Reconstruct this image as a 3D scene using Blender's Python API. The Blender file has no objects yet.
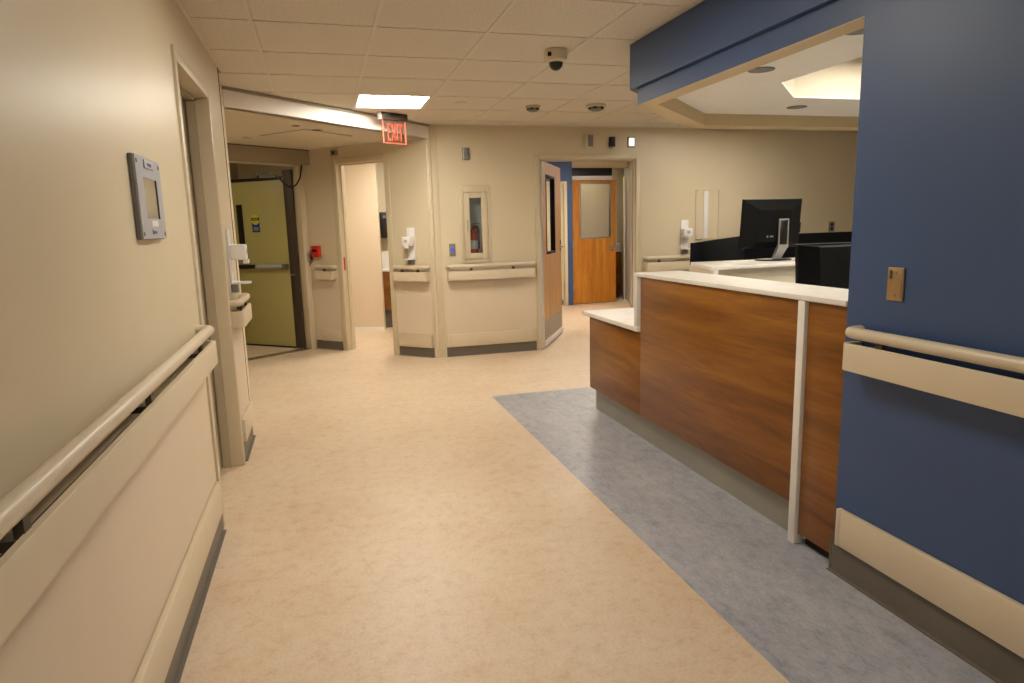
import bpy, bmesh, math, random
from mathutils import Vector, Matrix
random.seed(7)
scene = bpy.context.scene
C = scene.collection
PI = math.pi
CEIL = 2.438

# ------------------------------------------------------------------ camera
EYE = (0.0, 0.0, 1.396)
RIGHT = (0.96181402, -0.27242611, -0.02641604)
UP = (0.0714326, 0.15667885, 0.985063)
FWD = (0.26421805, 0.94933437, -0.17015602)
cam = bpy.data.cameras.new('camera')
cam.sensor_width = 36.0
cam.lens = 672.0 / 1024 * 36.0
cam.clip_start = 0.02
co = bpy.data.objects.new('camera', cam)
C.objects.link(co)
co.matrix_world = Matrix(((RIGHT[0], UP[0], -FWD[0], EYE[0]), (RIGHT[1], UP[1], -FWD[1], EYE[1]),
                          (RIGHT[2], UP[2], -FWD[2], EYE[2]), (0, 0, 0, 1)))
scene.camera = co

# ------------------------------------------------------------------ world and exposure
w = bpy.data.worlds.new('world')
scene.world = w
w.use_nodes = True
w.node_tree.nodes['Background'].inputs[0].default_value = (0.01, 0.009, 0.008, 1)
w.node_tree.nodes['Background'].inputs[1].default_value = 1.0
vs = scene.view_settings
vs.view_transform = 'Standard'
vs.look = 'None'
vs.gamma = 1.0
vs.use_curve_mapping = False
vs.exposure = -0.1
LAMP = (1.0, 0.93, 0.80)
TROFFER_STRENGTH = 31.0


# ------------------------------------------------------------------ materials
def lin(h):
    h = h.lstrip('#')
    o = []
    for i in (0, 2, 4):
        c = int(h[i:i + 2], 16) / 255
        o.append(c / 12.92 if c <= 0.04045 else ((c + 0.055) / 1.055) ** 2.4)
    return (*o, 1.0)


def base_mat(name):
    m = bpy.data.materials.new(name)
    m.use_nodes = True
    nt = m.node_tree
    return m, nt, nt.nodes['Principled BSDF']


def coords(nt, scale=(1, 1, 1), kind='Object'):
    tc = nt.nodes.new('ShaderNodeTexCoord')
    mp = nt.nodes.new('ShaderNodeMapping')
    mp.inputs['Scale'].default_value = scale
    nt.links.new(tc.outputs[kind], mp.inputs['Vector'])
    return mp.outputs['Vector']


def noise(nt, vec, scale, detail=4, rough=0.55, dist=0.0):
    n = nt.nodes.new('ShaderNodeTexNoise')
    n.inputs['Scale'].default_value = scale
    n.inputs['Detail'].default_value = detail
    n.inputs['Roughness'].default_value = rough
    n.inputs['Distortion'].default_value = dist
    nt.links.new(vec, n.inputs['Vector'])
    return n.outputs['Fac']


def ramp(nt, fac, stops):
    r = nt.nodes.new('ShaderNodeValToRGB')
    e = r.color_ramp.elements
    while len(e) < len(stops):
        e.new(0.5)
    for el, (p, c) in zip(e, stops):
        el.position = p
        el.color = c
    nt.links.new(fac, r.inputs['Fac'])
    return r.outputs['Color']


def mixc(nt, fac, a, b, mode='MIX'):
    n = nt.nodes.new('ShaderNodeMix')
    n.data_type = 'RGBA'
    n.blend_type = mode
    for sock, v in ((n.inputs['Factor'], fac), (n.inputs[6], a), (n.inputs[7], b)):
        if isinstance(v, (int, float, tuple)):
            sock.default_value = v
        else:
            nt.links.new(v, sock)
    return n.outputs[2]


def bump(nt, b, height, strength, dist=0.002):
    n = nt.nodes.new('ShaderNodeBump')
    n.inputs['Strength'].default_value = strength
    n.inputs['Distance'].default_value = dist
    nt.links.new(height, n.inputs['Height'])
    nt.links.new(n.outputs['Normal'], b.inputs['Normal'])


def plain(name, col, rough=0.5, metal=0.0, var=0.06, nscale=6.0, bstr=0.0, bscale=120.0, scale=(1, 1, 1), spec=0.5):
    m, nt, b = base_mat(name)
    c = lin(col)
    vec = coords(nt, scale)
    f = noise(nt, vec, nscale, 3)
    lo = tuple(x * (1 - var) for x in c[:3]) + (1,)
    hi = tuple(min(1, x * (1 + var)) for x in c[:3]) + (1,)
    nt.links.new(ramp(nt, f, [(0.3, lo), (0.7, hi)]), b.inputs['Base Color'])
    b.inputs['Roughness'].default_value = rough
    b.inputs['Metallic'].default_value = metal
    b.inputs['Specular IOR Level'].default_value = spec
    if bstr:
        bump(nt, b, noise(nt, vec, bscale, 2), bstr)
    return m


def emit(name, col, strength):
    m, nt, b = base_mat(name)
    b.inputs['Base Color'].default_value = (*[c * 0.6 for c in col[:3]], 1)
    b.inputs['Emission Color'].default_value = (*col[:3], 1)
    b.inputs['Emission Strength'].default_value = strength
    return m


def glass(name, col='ffffff', refl=0.08):
    """thin pane: clear with a faint mirror"""
    m, nt, b = base_mat(name)
    out = nt.nodes['Material Output']
    tr = nt.nodes.new('ShaderNodeBsdfTransparent')
    tr.inputs['Color'].default_value = lin(col)
    gl = nt.nodes.new('ShaderNodeBsdfGlossy')
    gl.inputs['Roughness'].default_value = 0.02
    mx = nt.nodes.new('ShaderNodeMixShader')
    mx.inputs['Fac'].default_value = refl
    nt.links.new(tr.outputs['BSDF'], mx.inputs[1])
    nt.links.new(gl.outputs['BSDF'], mx.inputs[2])
    nt.links.new(mx.outputs['Shader'], out.inputs['Surface'])
    return m


def wood(name, dark, mid, light, grain, rough=0.35):
    m, nt, b = base_mat(name)
    sc = {'y': (9, 0.8, 9), 'z': (14, 14, 1.1)}[grain]
    vec = coords(nt, sc)
    f1 = noise(nt, vec, 1.0, 6, 0.6, 0.6)
    vec2 = coords(nt, tuple(s * 5 for s in sc))
    f2 = noise(nt, vec2, 1.6, 4, 0.6)
    c1 = ramp(nt, f1, [(0.26, lin(dark)), (0.5, lin(mid)), (0.76, lin(light))])
    c2 = ramp(nt, f2, [(0.3, (0.72, 0.68, 0.62, 1)), (0.65, (1, 1, 1, 1))])
    nt.links.new(mixc(nt, 0.75, c1, c2, 'MULTIPLY'), b.inputs['Base Color'])
    b.inputs['Roughness'].default_value = rough
    bump(nt, b, f2, 0.06)
    return m


def marbled_floor(name, cols, rough, stretch, fine):
    m, nt, b = base_mat(name)
    vec = coords(nt, stretch)
    f1 = noise(nt, vec, 1.7, 9, 0.70, 0.15)
    f2 = noise(nt, vec, 16.0, 8, 0.75, 0.25)
    f3 = noise(nt, vec, 85.0, 4, 0.75, 0.0)
    c1 = ramp(nt, f1, [(0.36, lin(cols[0])), (0.52, lin(cols[1])), (0.66, lin(cols[2]))])
    c2 = ramp(nt, f2, [(0.33, lin(cols[3])), (0.48, lin(cols[1])), (0.64, lin(cols[2]))])
    c = mixc(nt, 0.55, c1, c2)
    s = ramp(nt, f3, [(0.33, (1 - fine, 1 - fine, 1 - fine, 1)), (0.55, (1, 1, 1, 1))])
    nt.links.new(mixc(nt, 1.0, c, s, 'MULTIPLY'), b.inputs['Base Color'])
    b.inputs['Roughness'].default_value = rough
    bump(nt, b, f3, 0.03)
    return m


def acoustic(name):
    m, nt, b = base_mat(name)
    vec = coords(nt)
    f = noise(nt, vec, 190.0, 3, 0.7)
    f2 = noise(nt, vec, 55.0, 3, 0.6)
    c = ramp(nt, f, [(0.36, lin('b5ad9f')), (0.52, lin('e4dccd')), (0.8, lin('ebe4d7'))])
    c2 = ramp(nt, f2, [(0.35, (0.93, 0.92, 0.9, 1)), (0.6, (1, 1, 1, 1))])
    nt.links.new(mixc(nt, 1.0, c, c2, 'MULTIPLY'), b.inputs['Base Color'])
    b.inputs['Roughness'].default_value = 0.9
    bump(nt, b, f, 0.35, 0.003)
    return m


M = dict(
    wall=plain('cream_wall_paint', 'd6c8ac', 0.38, var=0.025, nscale=1.5, bstr=0.05, bscale=90),
    sheet=plain('cream_wall_sheet', 'd9c8b1', 0.45, var=0.02, nscale=2),
    blue=plain('blue_wall_paint', '3a527e', 0.44, var=0.04, nscale=1.5, bstr=0.05, bscale=90),
    guard=plain('beige_vinyl_guard', 'd2c2a7', 0.42, var=0.02, bstr=0.04, bscale=220),
    tube=plain('beige_rail_grip', 'd0c2aa', 0.35, var=0.02),
    frame=plain('cream_door_frame_paint', 'd0c2a5', 0.4, var=0.02),
    taupe=plain('taupe_reveal_paint', 'b3a58c', 0.45, var=0.03),
    base=plain('dark_taupe_rubber_base', '6a6258', 0.45, var=0.05),
    floor=marbled_floor('beige_marbled_linoleum', ('d1b192', 'dac3a8', 'dfcdb6', 'c8a07c'), 0.42, (1, 1, 1), 0.14),
    bfloor=marbled_floor('blue_grey_marbled_linoleum', ('8b8e9a', 'a7a8b0', 'bebdc0', '787c8b'), 0.42, (1.3, 0.6, 1), 0.22),
    tile=acoustic('acoustic_tile'),
    grid=plain('ceiling_grid_enamel', 'd8d0c0', 0.5, var=0.02),
    gyp=plain('painted_gypsum', 'd3c8b2', 0.6, var=0.02),
    gypwarm=plain('beige_painted_soffit', 'c9b48d', 0.6, var=0.02),
    bulk=plain('white_bulkhead_paint', 'e8e2d8', 0.5, var=0.02),
    tray=plain('white_tray_paint', 'efebe3', 0.55, var=0.02),
    cwood=wood('walnut_laminate', '62370d', '8a551a', 'a66f28', 'y', 0.33),
    dwood=wood('honey_oak_veneer', 'a2641c', 'bd7a24', 'd29038', 'z', 0.35),
    dwood2=wood('pale_oak_veneer', 'b87c3a', 'd09a52', 'deb070', 'z', 0.35),
    solid=plain('white_solid_surface', 'e6e1da', 0.45, var=0.05, nscale=9),
    white=plain('white_plastic', 'e9e6e6', 0.4, var=0.01),
    greyp=plain('light_grey_plastic', 'a9abb2', 0.45, var=0.02),
    greyd=plain('grey_plastic_edge', '7d7c78', 0.5, var=0.02),
    steel=plain('brushed_steel', 'a8a399', 0.38, 1.0, var=0.05, nscale=3, scale=(1, 1, 40)),
    kick=plain('grey_metal_kick', 'a29d92', 0.45, 0.45, var=0.05, nscale=3, scale=(40, 1, 1)),
    bronze=plain('warm_steel_plate', 'b29a73', 0.35, 0.9, var=0.04),
    black=plain('black_plastic', '101012', 0.35, var=0.1),
    blacks=plain('black_satin_plastic', '08080a', 0.55, var=0.1, spec=0.18),
    navy=plain('black_navy_screen', '0a0c12', 0.85, var=0.1, spec=0.15),
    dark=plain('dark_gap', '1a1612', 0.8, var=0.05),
    brown=plain('dark_bronze_metal', '4a4034', 0.5, 0.2, var=0.06),
    red=plain('red_enamel', 'cc2a22', 0.35, var=0.04),
    silver=plain('silver_plastic', '9d9a96', 0.35, 0.4, var=0.03),
    olive=plain('olive_cream_door_paint', 'b6ac6e', 0.4, var=0.02, nscale=2),
    greybox=plain('grey_taupe_housing', '9a8d76', 0.5, var=0.02),
    yellow=plain('yellow_decal', 'd2cc1c', 0.5, var=0.02),
    bluedec=plain('blue_decal', '202f7a', 0.5, var=0.02),
    grey=plain('lilac_grey_paint', 'b4aeb0', 0.5, var=0.02),
    paper=plain('white_paper', 'eeece8', 0.7, var=0.02),
    clear=glass('clear_glass'),
    tint=glass('dark_tinted_glass', 'e2e6e8'),
    troffer=emit('troffer_diffuser', LAMP, TROFFER_STRENGTH),
    trofferb=emit('bright_troffer_diffuser', LAMP, TROFFER_STRENGTH * 1.55),
    trofferd=emit('dim_troffer_diffuser', (1.0, 0.92, 0.66), TROFFER_STRENGTH * 0.2),
    trofferf=emit('strong_troffer_diffuser', LAMP, TROFFER_STRENGTH * 2.1),
    exitr=emit('exit_red_letters', (1.0, 0.09, 0.06), 1.0),
    exitedge=emit('exit_lit_edge', (1.0, 0.16, 0.10), 1.4),
    bled=emit('blue_indicator', (0.03, 0.08, 1.0), 0.8),
    wled=emit('white_lamp_lens', (1.0, 0.95, 0.9), 1.3),
)


# ------------------------------------------------------------------ mesh helpers
def bm_box(bm, x0, x1, y0, y1, z0, z1, bev=0.0, seg=2):
    t = bmesh.new()
    bmesh.ops.create_cube(t, size=1.0)
    for v in t.verts:
        v.co = Vector(((x0 + x1) / 2 + v.co.x * (x1 - x0), (y0 + y1) / 2 + v.co.y * (y1 - y0), (z0 + z1) / 2 + v.co.z * (z1 - z0)))
    if bev:
        bmesh.ops.bevel(t, geom=t.edges[:], offset=bev, segments=seg, affect='EDGES', profile=0.5)
    merge(bm, t)


def merge(bm, t):
    me = bpy.data.meshes.new('tmp')
    t.to_mesh(me)
    t.free()
    bm.from_mesh(me)
    bpy.data.meshes.remove(me)


def bm_prism(bm, poly, z0, z1, bev=0.0):
    t = bmesh.new()
    n = len(poly)
    lo = [t.verts.new((p[0], p[1], z0)) for p in poly]
    hi = [t.verts.new((p[0], p[1], z1)) for p in poly]
    t.faces.new(list(reversed(lo)))
    t.faces.new(hi)
    for i in range(n):
        t.faces.new((lo[i], lo[(i + 1) % n], hi[(i + 1) % n], hi[i]))
    bmesh.ops.recalc_face_normals(t, faces=t.faces[:])
    if bev:
        bmesh.ops.bevel(t, geom=t.edges[:], offset=bev, segments=2, affect='EDGES', profile=0.5)
    merge(bm, t)


def bm_tube(bm, pts, r, seg=14, caps=True):
    pts = [Vector(p) for p in pts]
    t = bmesh.new()
    rings = []
    nrm = None
    for i, p in enumerate(pts):
        a = pts[max(i - 1, 0)]
        b = pts[min(i + 1, len(pts) - 1)]
        d = (b - a).normalized()
        if nrm is None:
            ref = Vector((0, 0, 1)) if abs(d.z) < 0.9 else Vector((1, 0, 0))
            nrm = d.cross(ref).normalized()
        else:
            nrm = (nrm - d * nrm.dot(d)).normalized()
        bi = d.cross(nrm)
        rings.append([t.verts.new(p + (nrm * math.cos(2 * PI * k / seg) + bi * math.sin(2 * PI * k / seg)) * r) for k in range(seg)])
    for i in range(len(rings) - 1):
        for k in range(seg):
            t.faces.new((rings[i][k], rings[i][(k + 1) % seg], rings[i + 1][(k + 1) % seg], rings[i + 1][k]))
    if caps:
        t.faces.new(rings[0])
        t.faces.new(rings[-1])
    bmesh.ops.recalc_face_normals(t, faces=t.faces[:])
    merge(bm, t)


def bm_lathe(bm, prof, axis='z', c=(0, 0, 0), seg=28):
    """prof: (radius, height) pairs; closed with caps"""
    t = bmesh.new()
    rings = []
    for r, h in prof:
        ring = []
        for k in range(seg):
            a = 2 * PI * k / seg
            x, y = r * math.cos(a), r * math.sin(a)
            p = (x, y, h) if axis == 'z' else (x, h, y)
            ring.append(t.verts.new((p[0] + c[0], p[1] + c[1], p[2] + c[2])))
        rings.append(ring)
    for i in range(len(rings) - 1):
        for k in range(seg):
            t.faces.new((rings[i][k], rings[i][(k + 1) % seg], rings[i + 1][(k + 1) % seg], rings[i + 1][k]))
    t.faces.new(rings[0])
    t.faces.new(rings[-1])
    bmesh.ops.recalc_face_normals(t, faces=t.faces[:])
    merge(bm, t)


def link_mesh(name, bm, mat, parent=None, smooth=False):
    me = bpy.data.meshes.new(name)
    bm.to_mesh(me)
    bm.free()
    me.materials.append(M[mat] if isinstance(mat, str) else mat)
    if smooth:
        me.polygons.foreach_set('use_smooth', [True] * len(me.polygons))
        me.set_sharp_from_angle(angle=math.radians(38))
    o = bpy.data.objects.new(name, me)
    C.objects.link(o)
    if parent:
        o.parent = parent
    return o


def boxes(name, mat, parent, *bs, bev=0.0, smooth=None):
    bm = bmesh.new()
    for b in bs:
        bm_box(bm, *b, bev=bev)
    return link_mesh(name, bm, mat, parent, smooth=bool(bev) if smooth is None else smooth)


def prism(name, mat, parent, poly, z0, z1, bev=0.0):
    bm = bmesh.new()
    bm_prism(bm, poly, z0, z1, bev)
    return link_mesh(name, bm, mat, parent, smooth=bool(bev))


def tube(name, mat, parent, pts, r, seg=14):
    bm = bmesh.new()
    bm_tube(bm, pts, r, seg)
    return link_mesh(name, bm, mat, parent, smooth=True)


def lathe(name, mat, parent, prof, axis='z', c=(0, 0, 0), seg=28):
    bm = bmesh.new()
    bm_lathe(bm, prof, axis, c, seg)
    return link_mesh(name, bm, mat, parent, smooth=True)


def holed_box(name, mat, parent, outer, inner, y0, y1, bev=0.0):
    """a board in the local xz plane, from y0 to y1, with a rectangular opening; outer / inner = x0, x1, z0, z1"""
    a, b = outer, inner
    return boxes(name, mat, parent, (a[0], b[0], y0, y1, a[2], a[3]), (b[1], a[1], y0, y1, a[2], a[3]),
                 (b[0], b[1], y0, y1, a[2], b[2]), (b[0], b[1], y0, y1, b[3], a[3]), bev=bev)


def empty(name, loc=(0, 0, 0), rotz=0.0):
    o = bpy.data.objects.new(name, None)
    C.objects.link(o)
    o.location = loc
    o.rotation_euler = (0, 0, math.radians(rotz))
    o.empty_display_size = 0.1
    return o


def tag(o, label, cat, group=None):
    o['label'] = label
    o['category'] = cat
    if group:
        o['group'] = group
    return o


def thing(name, label, cat, loc=(0, 0, 0), rotz=0.0, group=None):
    return tag(empty(name, loc, rotz), label, cat, group)


def struct(o, label=None, cat=None):
    o['kind'] = 'structure'
    if label:
        o['label'] = label
        o['category'] = cat
    return o


def dup(root, loc, rotz, label, group=None):
    r = root.copy()
    C.objects.link(r)
    r.location = loc
    r.rotation_euler = (0, 0, math.radians(rotz))
    r['label'] = label
    if group:
        r['group'] = group
    for ch in list(root.children):
        c = ch.copy()
        C.objects.link(c)
        c.parent = r
        for g in list(ch.children):
            d = g.copy()
            C.objects.link(d)
            d.parent = c
    return r


def smooth_path(pts, r, n=5):
    """round the corners of a polyline in plan"""
    pts = [Vector(p) for p in pts]
    out = [pts[0]]
    for i in range(1, len(pts) - 1):
        a, b, c = pts[i - 1], pts[i], pts[i + 1]
        u = (a - b).normalized()
        v = (c - b).normalized()
        p0, p1 = b + u * r, b + v * r
        for k in range(n + 1):
            t = k / n
            out.append(p0 * (1 - t) ** 2 + b * 2 * t * (1 - t) + p1 * t ** 2)
    out.append(pts[-1])
    return out


# local frames on the walls: x runs along the wall, -y points out of it into the corridor
W45_O, W45_A, W45_L = (-0.131, 8.340), -43.57, 1.727          # angled wall beside the fire doors
VD_O, VD_A = (-0.131, 8.340), 36.87                           # plane of the fire doors
XL, XB, YB = -0.55, 1.89, 7.14                                # left wall, blue wall, back wall


def w45(x, y=0.0, z=0.0):
    a = math.radians(W45_A)
    return (W45_O[0] + x * math.cos(a) - y * math.sin(a), W45_O[1] + x * math.sin(a) + y * math.cos(a), z)


def vd(x, y=0.0, z=0.0):
    a = math.radians(VD_A)
    return (VD_O[0] + x * math.cos(a) - y * math.sin(a), VD_O[1] + x * math.sin(a) + y * math.cos(a), z)


# ------------------------------------------------------------------ floor
BORD = 1.283                                                    # edge of the blue-grey border
fl = bmesh.new()
bm_box(fl, -3.4, BORD, -4.2, 5.28, -0.1, 0)
bm_box(fl, -3.4, 7.2, 5.28, 13.2, -0.1, 0)
struct(link_mesh('floor', fl, 'floor'), 'beige marbled linoleum corridor floor', 'floor')
struct(boxes('floor', 'bfloor', None, (BORD, 7.2, -4.2, 5.28, -0.1, 0)), 'blue-grey marbled linoleum floor border around the reception desk', 'floor')

# ------------------------------------------------------------------ walls
D1 = (3.34, 4.21, 2.135)                                        # left doorway: y range of clear opening, head height
wl = empty('wall_left')
struct(wl, 'cream painted corridor wall with handrail and doorway', 'wall')
boxes('wall_face', 'wall', wl, (-0.67, XL, -4.2, D1[0] - 0.05, 0, 2.46), (-0.67, XL, D1[1] + 0.05, 4.84, 0, 2.46),
      (-0.67, XL, D1[0] - 0.05, D1[1] + 0.05, D1[2] + 0.05, 2.46))
boxes('corner_return', 'wall', wl, (-0.70, -0.60, 4.84, 5.44, 0, 2.46))
boxes('joint_gap', 'dark', wl, (-0.62, -0.548, 4.8405, 4.858, 0, 2.436))
boxes('wall_sheet', 'sheet', wl, (XL, XL + 0.002, -4.1, 3.265, 0.1, 0.86), (XL, XL + 0.002, 4.29, 4.83, 0.1, 0.86))

struct(boxes('wall_right', 'blue', None, (XB, 2.01, -4.2, 2.075, 0, 2.44)), 'blue painted corridor wall with handrail beside the reception desk', 'wall')
struct(boxes('wall_rear', 'wall', None, (-0.67, 2.01, -4.32, -4.2, 0, 2.46)))

D3 = (2.345, 3.495, 2.095)                                      # back doorway
wb = empty('wall_back')
struct(wb, 'cream painted wall facing the corridor with wooden door', 'wall')
boxes('wall_face', 'wall', wb, (1.12, D3[0] - 0.05, YB, YB + 0.12, 0, 2.46), (D3[1] + 0.05, 7.1, YB, YB + 0.12, 0, 2.46),
      (D3[0] - 0.05, D3[1] + 0.05, YB, YB + 0.12, D3[2] + 0.05, 2.46))
boxes('wall_sheet', 'sheet', wb, (1.262, 2.275, YB - 0.002, YB, 0.1, 0.93))
struct(boxes('wall_station', 'wall', None, (7.1, 7.2, -0.2, YB + 0.12, 0, 2.46)))
struct(boxes('wall_station', 'wall', None, (2.01, 7.1, -0.2, -0.08, 0, 2.46)))

D4 = (0.505, 1.175, 2.125)                                       # doorway in the angled wall
wa = empty('wall_angled', (*W45_O, 0), W45_A)
struct(wa, 'cream angled wall with narrow doorway', 'wall')
boxes('wall_face', 'wall', wa, (0, D4[0] - 0.06, 0, 0.12, 0, 2.46), (D4[1] + 0.06, W45_L + 0.05, 0, 0.12, 0, 2.46),
      (D4[0] - 0.06, D4[1] + 0.06, 0, 0.12, D4[2] + 0.06, 2.46))
boxes('wall_sheet', 'sheet', wa, (0.03, D4[0] - 0.075, -0.002, 0, 0.1, 0.93), (D4[1] + 0.075, W45_L - 0.02, -0.002, 0, 0.1, 0.93))

wv = empty('wall_fire_doors', (*VD_O, 0), VD_A)
struct(wv)
boxes('wall_face', 'wall', wv, (-2.52, -2.40, 0, 0.12, 0, 2.40), (-2.40, 0.0, 0, 0.12, 2.165, 2.40), (-2.7, -2.4, 0.0, 0.12, 0, 2.4))
# left side of the alcove, running back from the corridor corner
p0, p1 = (-0.60, 5.44), vd(-2.52)[:2]
dx, dy = p1[0] - p0[0], p1[1] - p0[1]
ln = math.hypot(dx, dy)
nx, ny = -dy / ln, dx / ln
prism('wall_alcove', 'wall', None, [p0, p1, (p1[0] + nx * -0.1 * -1, p1[1] + ny * -0.1 * -1), (p0[0] + nx * 0.1, p0[1] + ny * 0.1)], 0, 2.46)
struct(bpy.data.objects['wall_alcove'])

# bulkhead and lowered alcove ceiling
ba = math.degrees(math.atan2(7.124 - 5.44, 1.151 + 0.597))
BH = empty('wall_bulkhead', (-0.597, 5.44, 0), ba)
struct(BH, 'white angled bulkhead stepping down to the alcove ceiling', 'bulkhead')
boxes('bulkhead_face', 'bulk', BH, (0.0, 2.43, 0.0, 0.1, 2.305, 2.46))
boxes('edge_trim', 'greybox', BH, (0.0, 2.43, -0.015, 0.0, 2.416, 2.4365))
vc = prism('ceiling', 'gyp', None, [(-0.58, 5.53), (1.11, 7.16), w45(-0.02)[:2], vd(-2.52)[:2]], 2.305, 2.33)
struct(vc, 'low smooth painted ceiling of the fire door alcove', 'ceiling')

# ------------------------------------------------------------------ tiled ceiling
GX, GY, GS = -0.2543, 3.8008, 0.6096


def clip(poly, a, b, c):
    """keep a*x + b*y >= c"""
    out = []
    for i in range(len(poly)):
        p, q = poly[i], poly[(i + 1) % len(poly)]
        dp, dq = a * p[0] + b * p[1] - c, a * q[0] + b * q[1] - c
        if dp >= 0:
            out.append(p)
        if dp * dq < 0:
            t = dp / (dp - dq)
            out.append((p[0] + (q[0] - p[0]) * t, p[1] + (q[1] - p[1]) * t))
    return out


def area(poly):
    return abs(sum(poly[i][0] * poly[(i + 1) % len(poly)][1] - poly[(i + 1) % len(poly)][0] * poly[i][1] for i in range(len(poly)))) / 2 if len(poly) > 2 else 0


SOF = 1.862
bhx, bhy = math.cos(math.radians(ba)), math.sin(math.radians(ba))
bhc = bhy * -0.597 - bhx * 5.44


def region_clip(poly):
    cxm = sum(p[0] for p in poly) / len(poly)
    cym = sum(p[1] for p in poly) / len(poly)
    poly = clip(poly, 1, 0, XL if cym < 4.84 else -0.60)
    poly = clip(poly, 0, -1, -YB)
    poly = clip(poly, 0, 1, -4.2)
    poly = clip(poly, -1, 0, -7.1)
    poly = clip(poly, bhy, -bhx, bhc) if len(poly) > 2 else poly
    if len(poly) < 3:
        return poly
    if cym < 3.58:
        poly = clip(poly, -1, 0, -SOF)
    elif cxm > 1.70:
        if cxm < 2.72:
            poly = clip(poly, -1, 1, 1.93)
        else:
            poly = clip(poly, 0, 1, 4.76)
    return poly


ceil = empty('ceiling', (0, 0, 0))
struct(ceil, 'suspended ceiling of speckled square acoustic tiles', 'ceiling')
boxes('ceiling_deck', 'gyp', ceil, (-0.75, 7.2, -4.3, 7.26, 2.47, 2.52))
TROFFERS = {(1, 3): 'trofferb', (1, -2): 'troffer', (1, -8): 'troffer', (7, 3): 'troffer'}  # the panel behind the soffit is an added, unseen fill light
hw = 0.010
shared = {}
for i in range(-1, 13):
    for j in range(-14, 6):
        if (i, j) in TROFFERS:
            continue
        x0, x1 = GX + i * GS + hw, GX + (i + 1) * GS - hw
        y0, y1 = GY + j * GS + hw, GY + (j + 1) * GS - hw
        full = [(x0, y0), (x1, y0), (x1, y1), (x0, y1)]
        p = region_clip(full)
        if area(p) < 0.004:
            continue
        x, y = (x0 + x1) / 2, (y0 + y1) / 2
        if area(p) > 0.999 * area(full):
            if 'full' not in shared:
                bm = bmesh.new()
                h = GS / 2 - hw
                bm_box(bm, -h, h, -h, h, 0.0, 0.018, bev=0.0015, seg=1)
                o = link_mesh('ceiling_tile', bm, 'tile', ceil)
                shared['full'] = o.data
            else:
                o = bpy.data.objects.new('ceiling_tile', shared['full'])
                C.objects.link(o)
                o.parent = ceil
            o.location = (x, y, 2.4402)
        else:
            o = prism('ceiling_tile', 'tile', ceil, [(a - x, b - y) for a, b in p], 0.0, 0.018)
            o.location = (x, y, 2.4402)


def bar(poly):
    p = region_clip(poly)
    if area(p) > 0.0006:
        prism('grid_bar', 'grid', ceil, p, 2.438, 2.4402)


for i in range(0, 13):                                          # runners along the corridor
    x = GX + i * GS
    y0 = -4.2 if x < SOF else (x + 1.93 if x < 2.72 else 4.76)
    p = [(x - hw, max(y0, -4.2)), (x + hw, max(y0, -4.2)), (x + hw, YB), (x - hw, YB)]
    p = clip(p, bhy, -bhx, bhc)
    if area(p) > 0.0006:
        prism('grid_bar', 'grid', ceil, p, 2.438, 2.4402)
for j in range(-13, 6):                                         # cross tees, one per tile
    y = GY + j * GS
    for i in range(-1, 12):
        bar([(GX + i * GS + hw, y - hw * 0.75), (GX + (i + 1) * GS - hw, y - hw * 0.75), (GX + (i + 1) * GS - hw, y + hw * 0.75), (GX + i * GS + hw, y + hw * 0.75)])
boxes('edge_angle', 'grid', ceil, (XL, XL + 0.02, -4.2, 4.84, 2.436, 2.4402), (1.2, 7.1, YB - 0.02, YB, 2.436, 2.4402))

LAB = {(1, 3): 'lit square ceiling light panel near the exit sign', (1, -2): 'lit square ceiling light panel over the corridor beside the blue wall',
       (1, -8): 'lit square ceiling light panel at the rear end of the corridor', (7, 3): 'added fill light panel, unseen behind the blue soffit near the back wall'}


def troffer(name, label, x, y, z, mat, s=GS - 2 * hw, group='square ceiling light panels'):
    t = thing(name, label, 'ceiling light', (x, y, z), 0, group)
    h = s / 2
    holed = bmesh.new()
    for b in ((-h, h, -h, -h + 0.018), (-h, h, h - 0.018, h), (-h, -h + 0.018, -h + 0.018, h - 0.018), (h - 0.018, h, -h + 0.018, h - 0.018)):
        bm_box(holed, *b, 0.0, 0.025)
    link_mesh('frame', holed, 'grid', t)
    boxes('diffuser', mat, t, (-h + 0.018, h - 0.018, -h + 0.018, h - 0.018, 0.014, 0.022))
    return t


for (i, j), mt in TROFFERS.items():
    troffer('ceiling_light', LAB[(i, j)], GX + (i + 0.5) * GS, GY + (j + 0.5) * GS, 2.4385, mt)

# ------------------------------------------------------------------ soffit and tray over the reception desk
ws = empty('wall_soffit')
struct(ws, 'blue stepped soffit with beige underside hanging over the reception desk', 'soffit')
oy = -0.05
outer = [(1.8906, oy), (1.8906, 3.845), (2.74, 4.70), (6.2, 4.70), (6.2, oy)]
upper = [(SOF, oy), (SOF, 3.89), (2.715, 4.755), (6.2, 4.755), (6.2, oy)]
inner = [(1.995, 0.1), (1.995, 3.785), (2.777, 4.545), (6.0, 4.545), (6.0, 0.1)]


def ring(name, mat, out, inn, z0, z1, parent):
    bm = bmesh.new()
    n = len(out)
    for k in range(n):
        q = (k + 1) % n
        bm_prism(bm, [out[k], out[q], inn[q], inn[k]], z0, z1)
    return link_mesh(name, bm, mat, parent)


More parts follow.
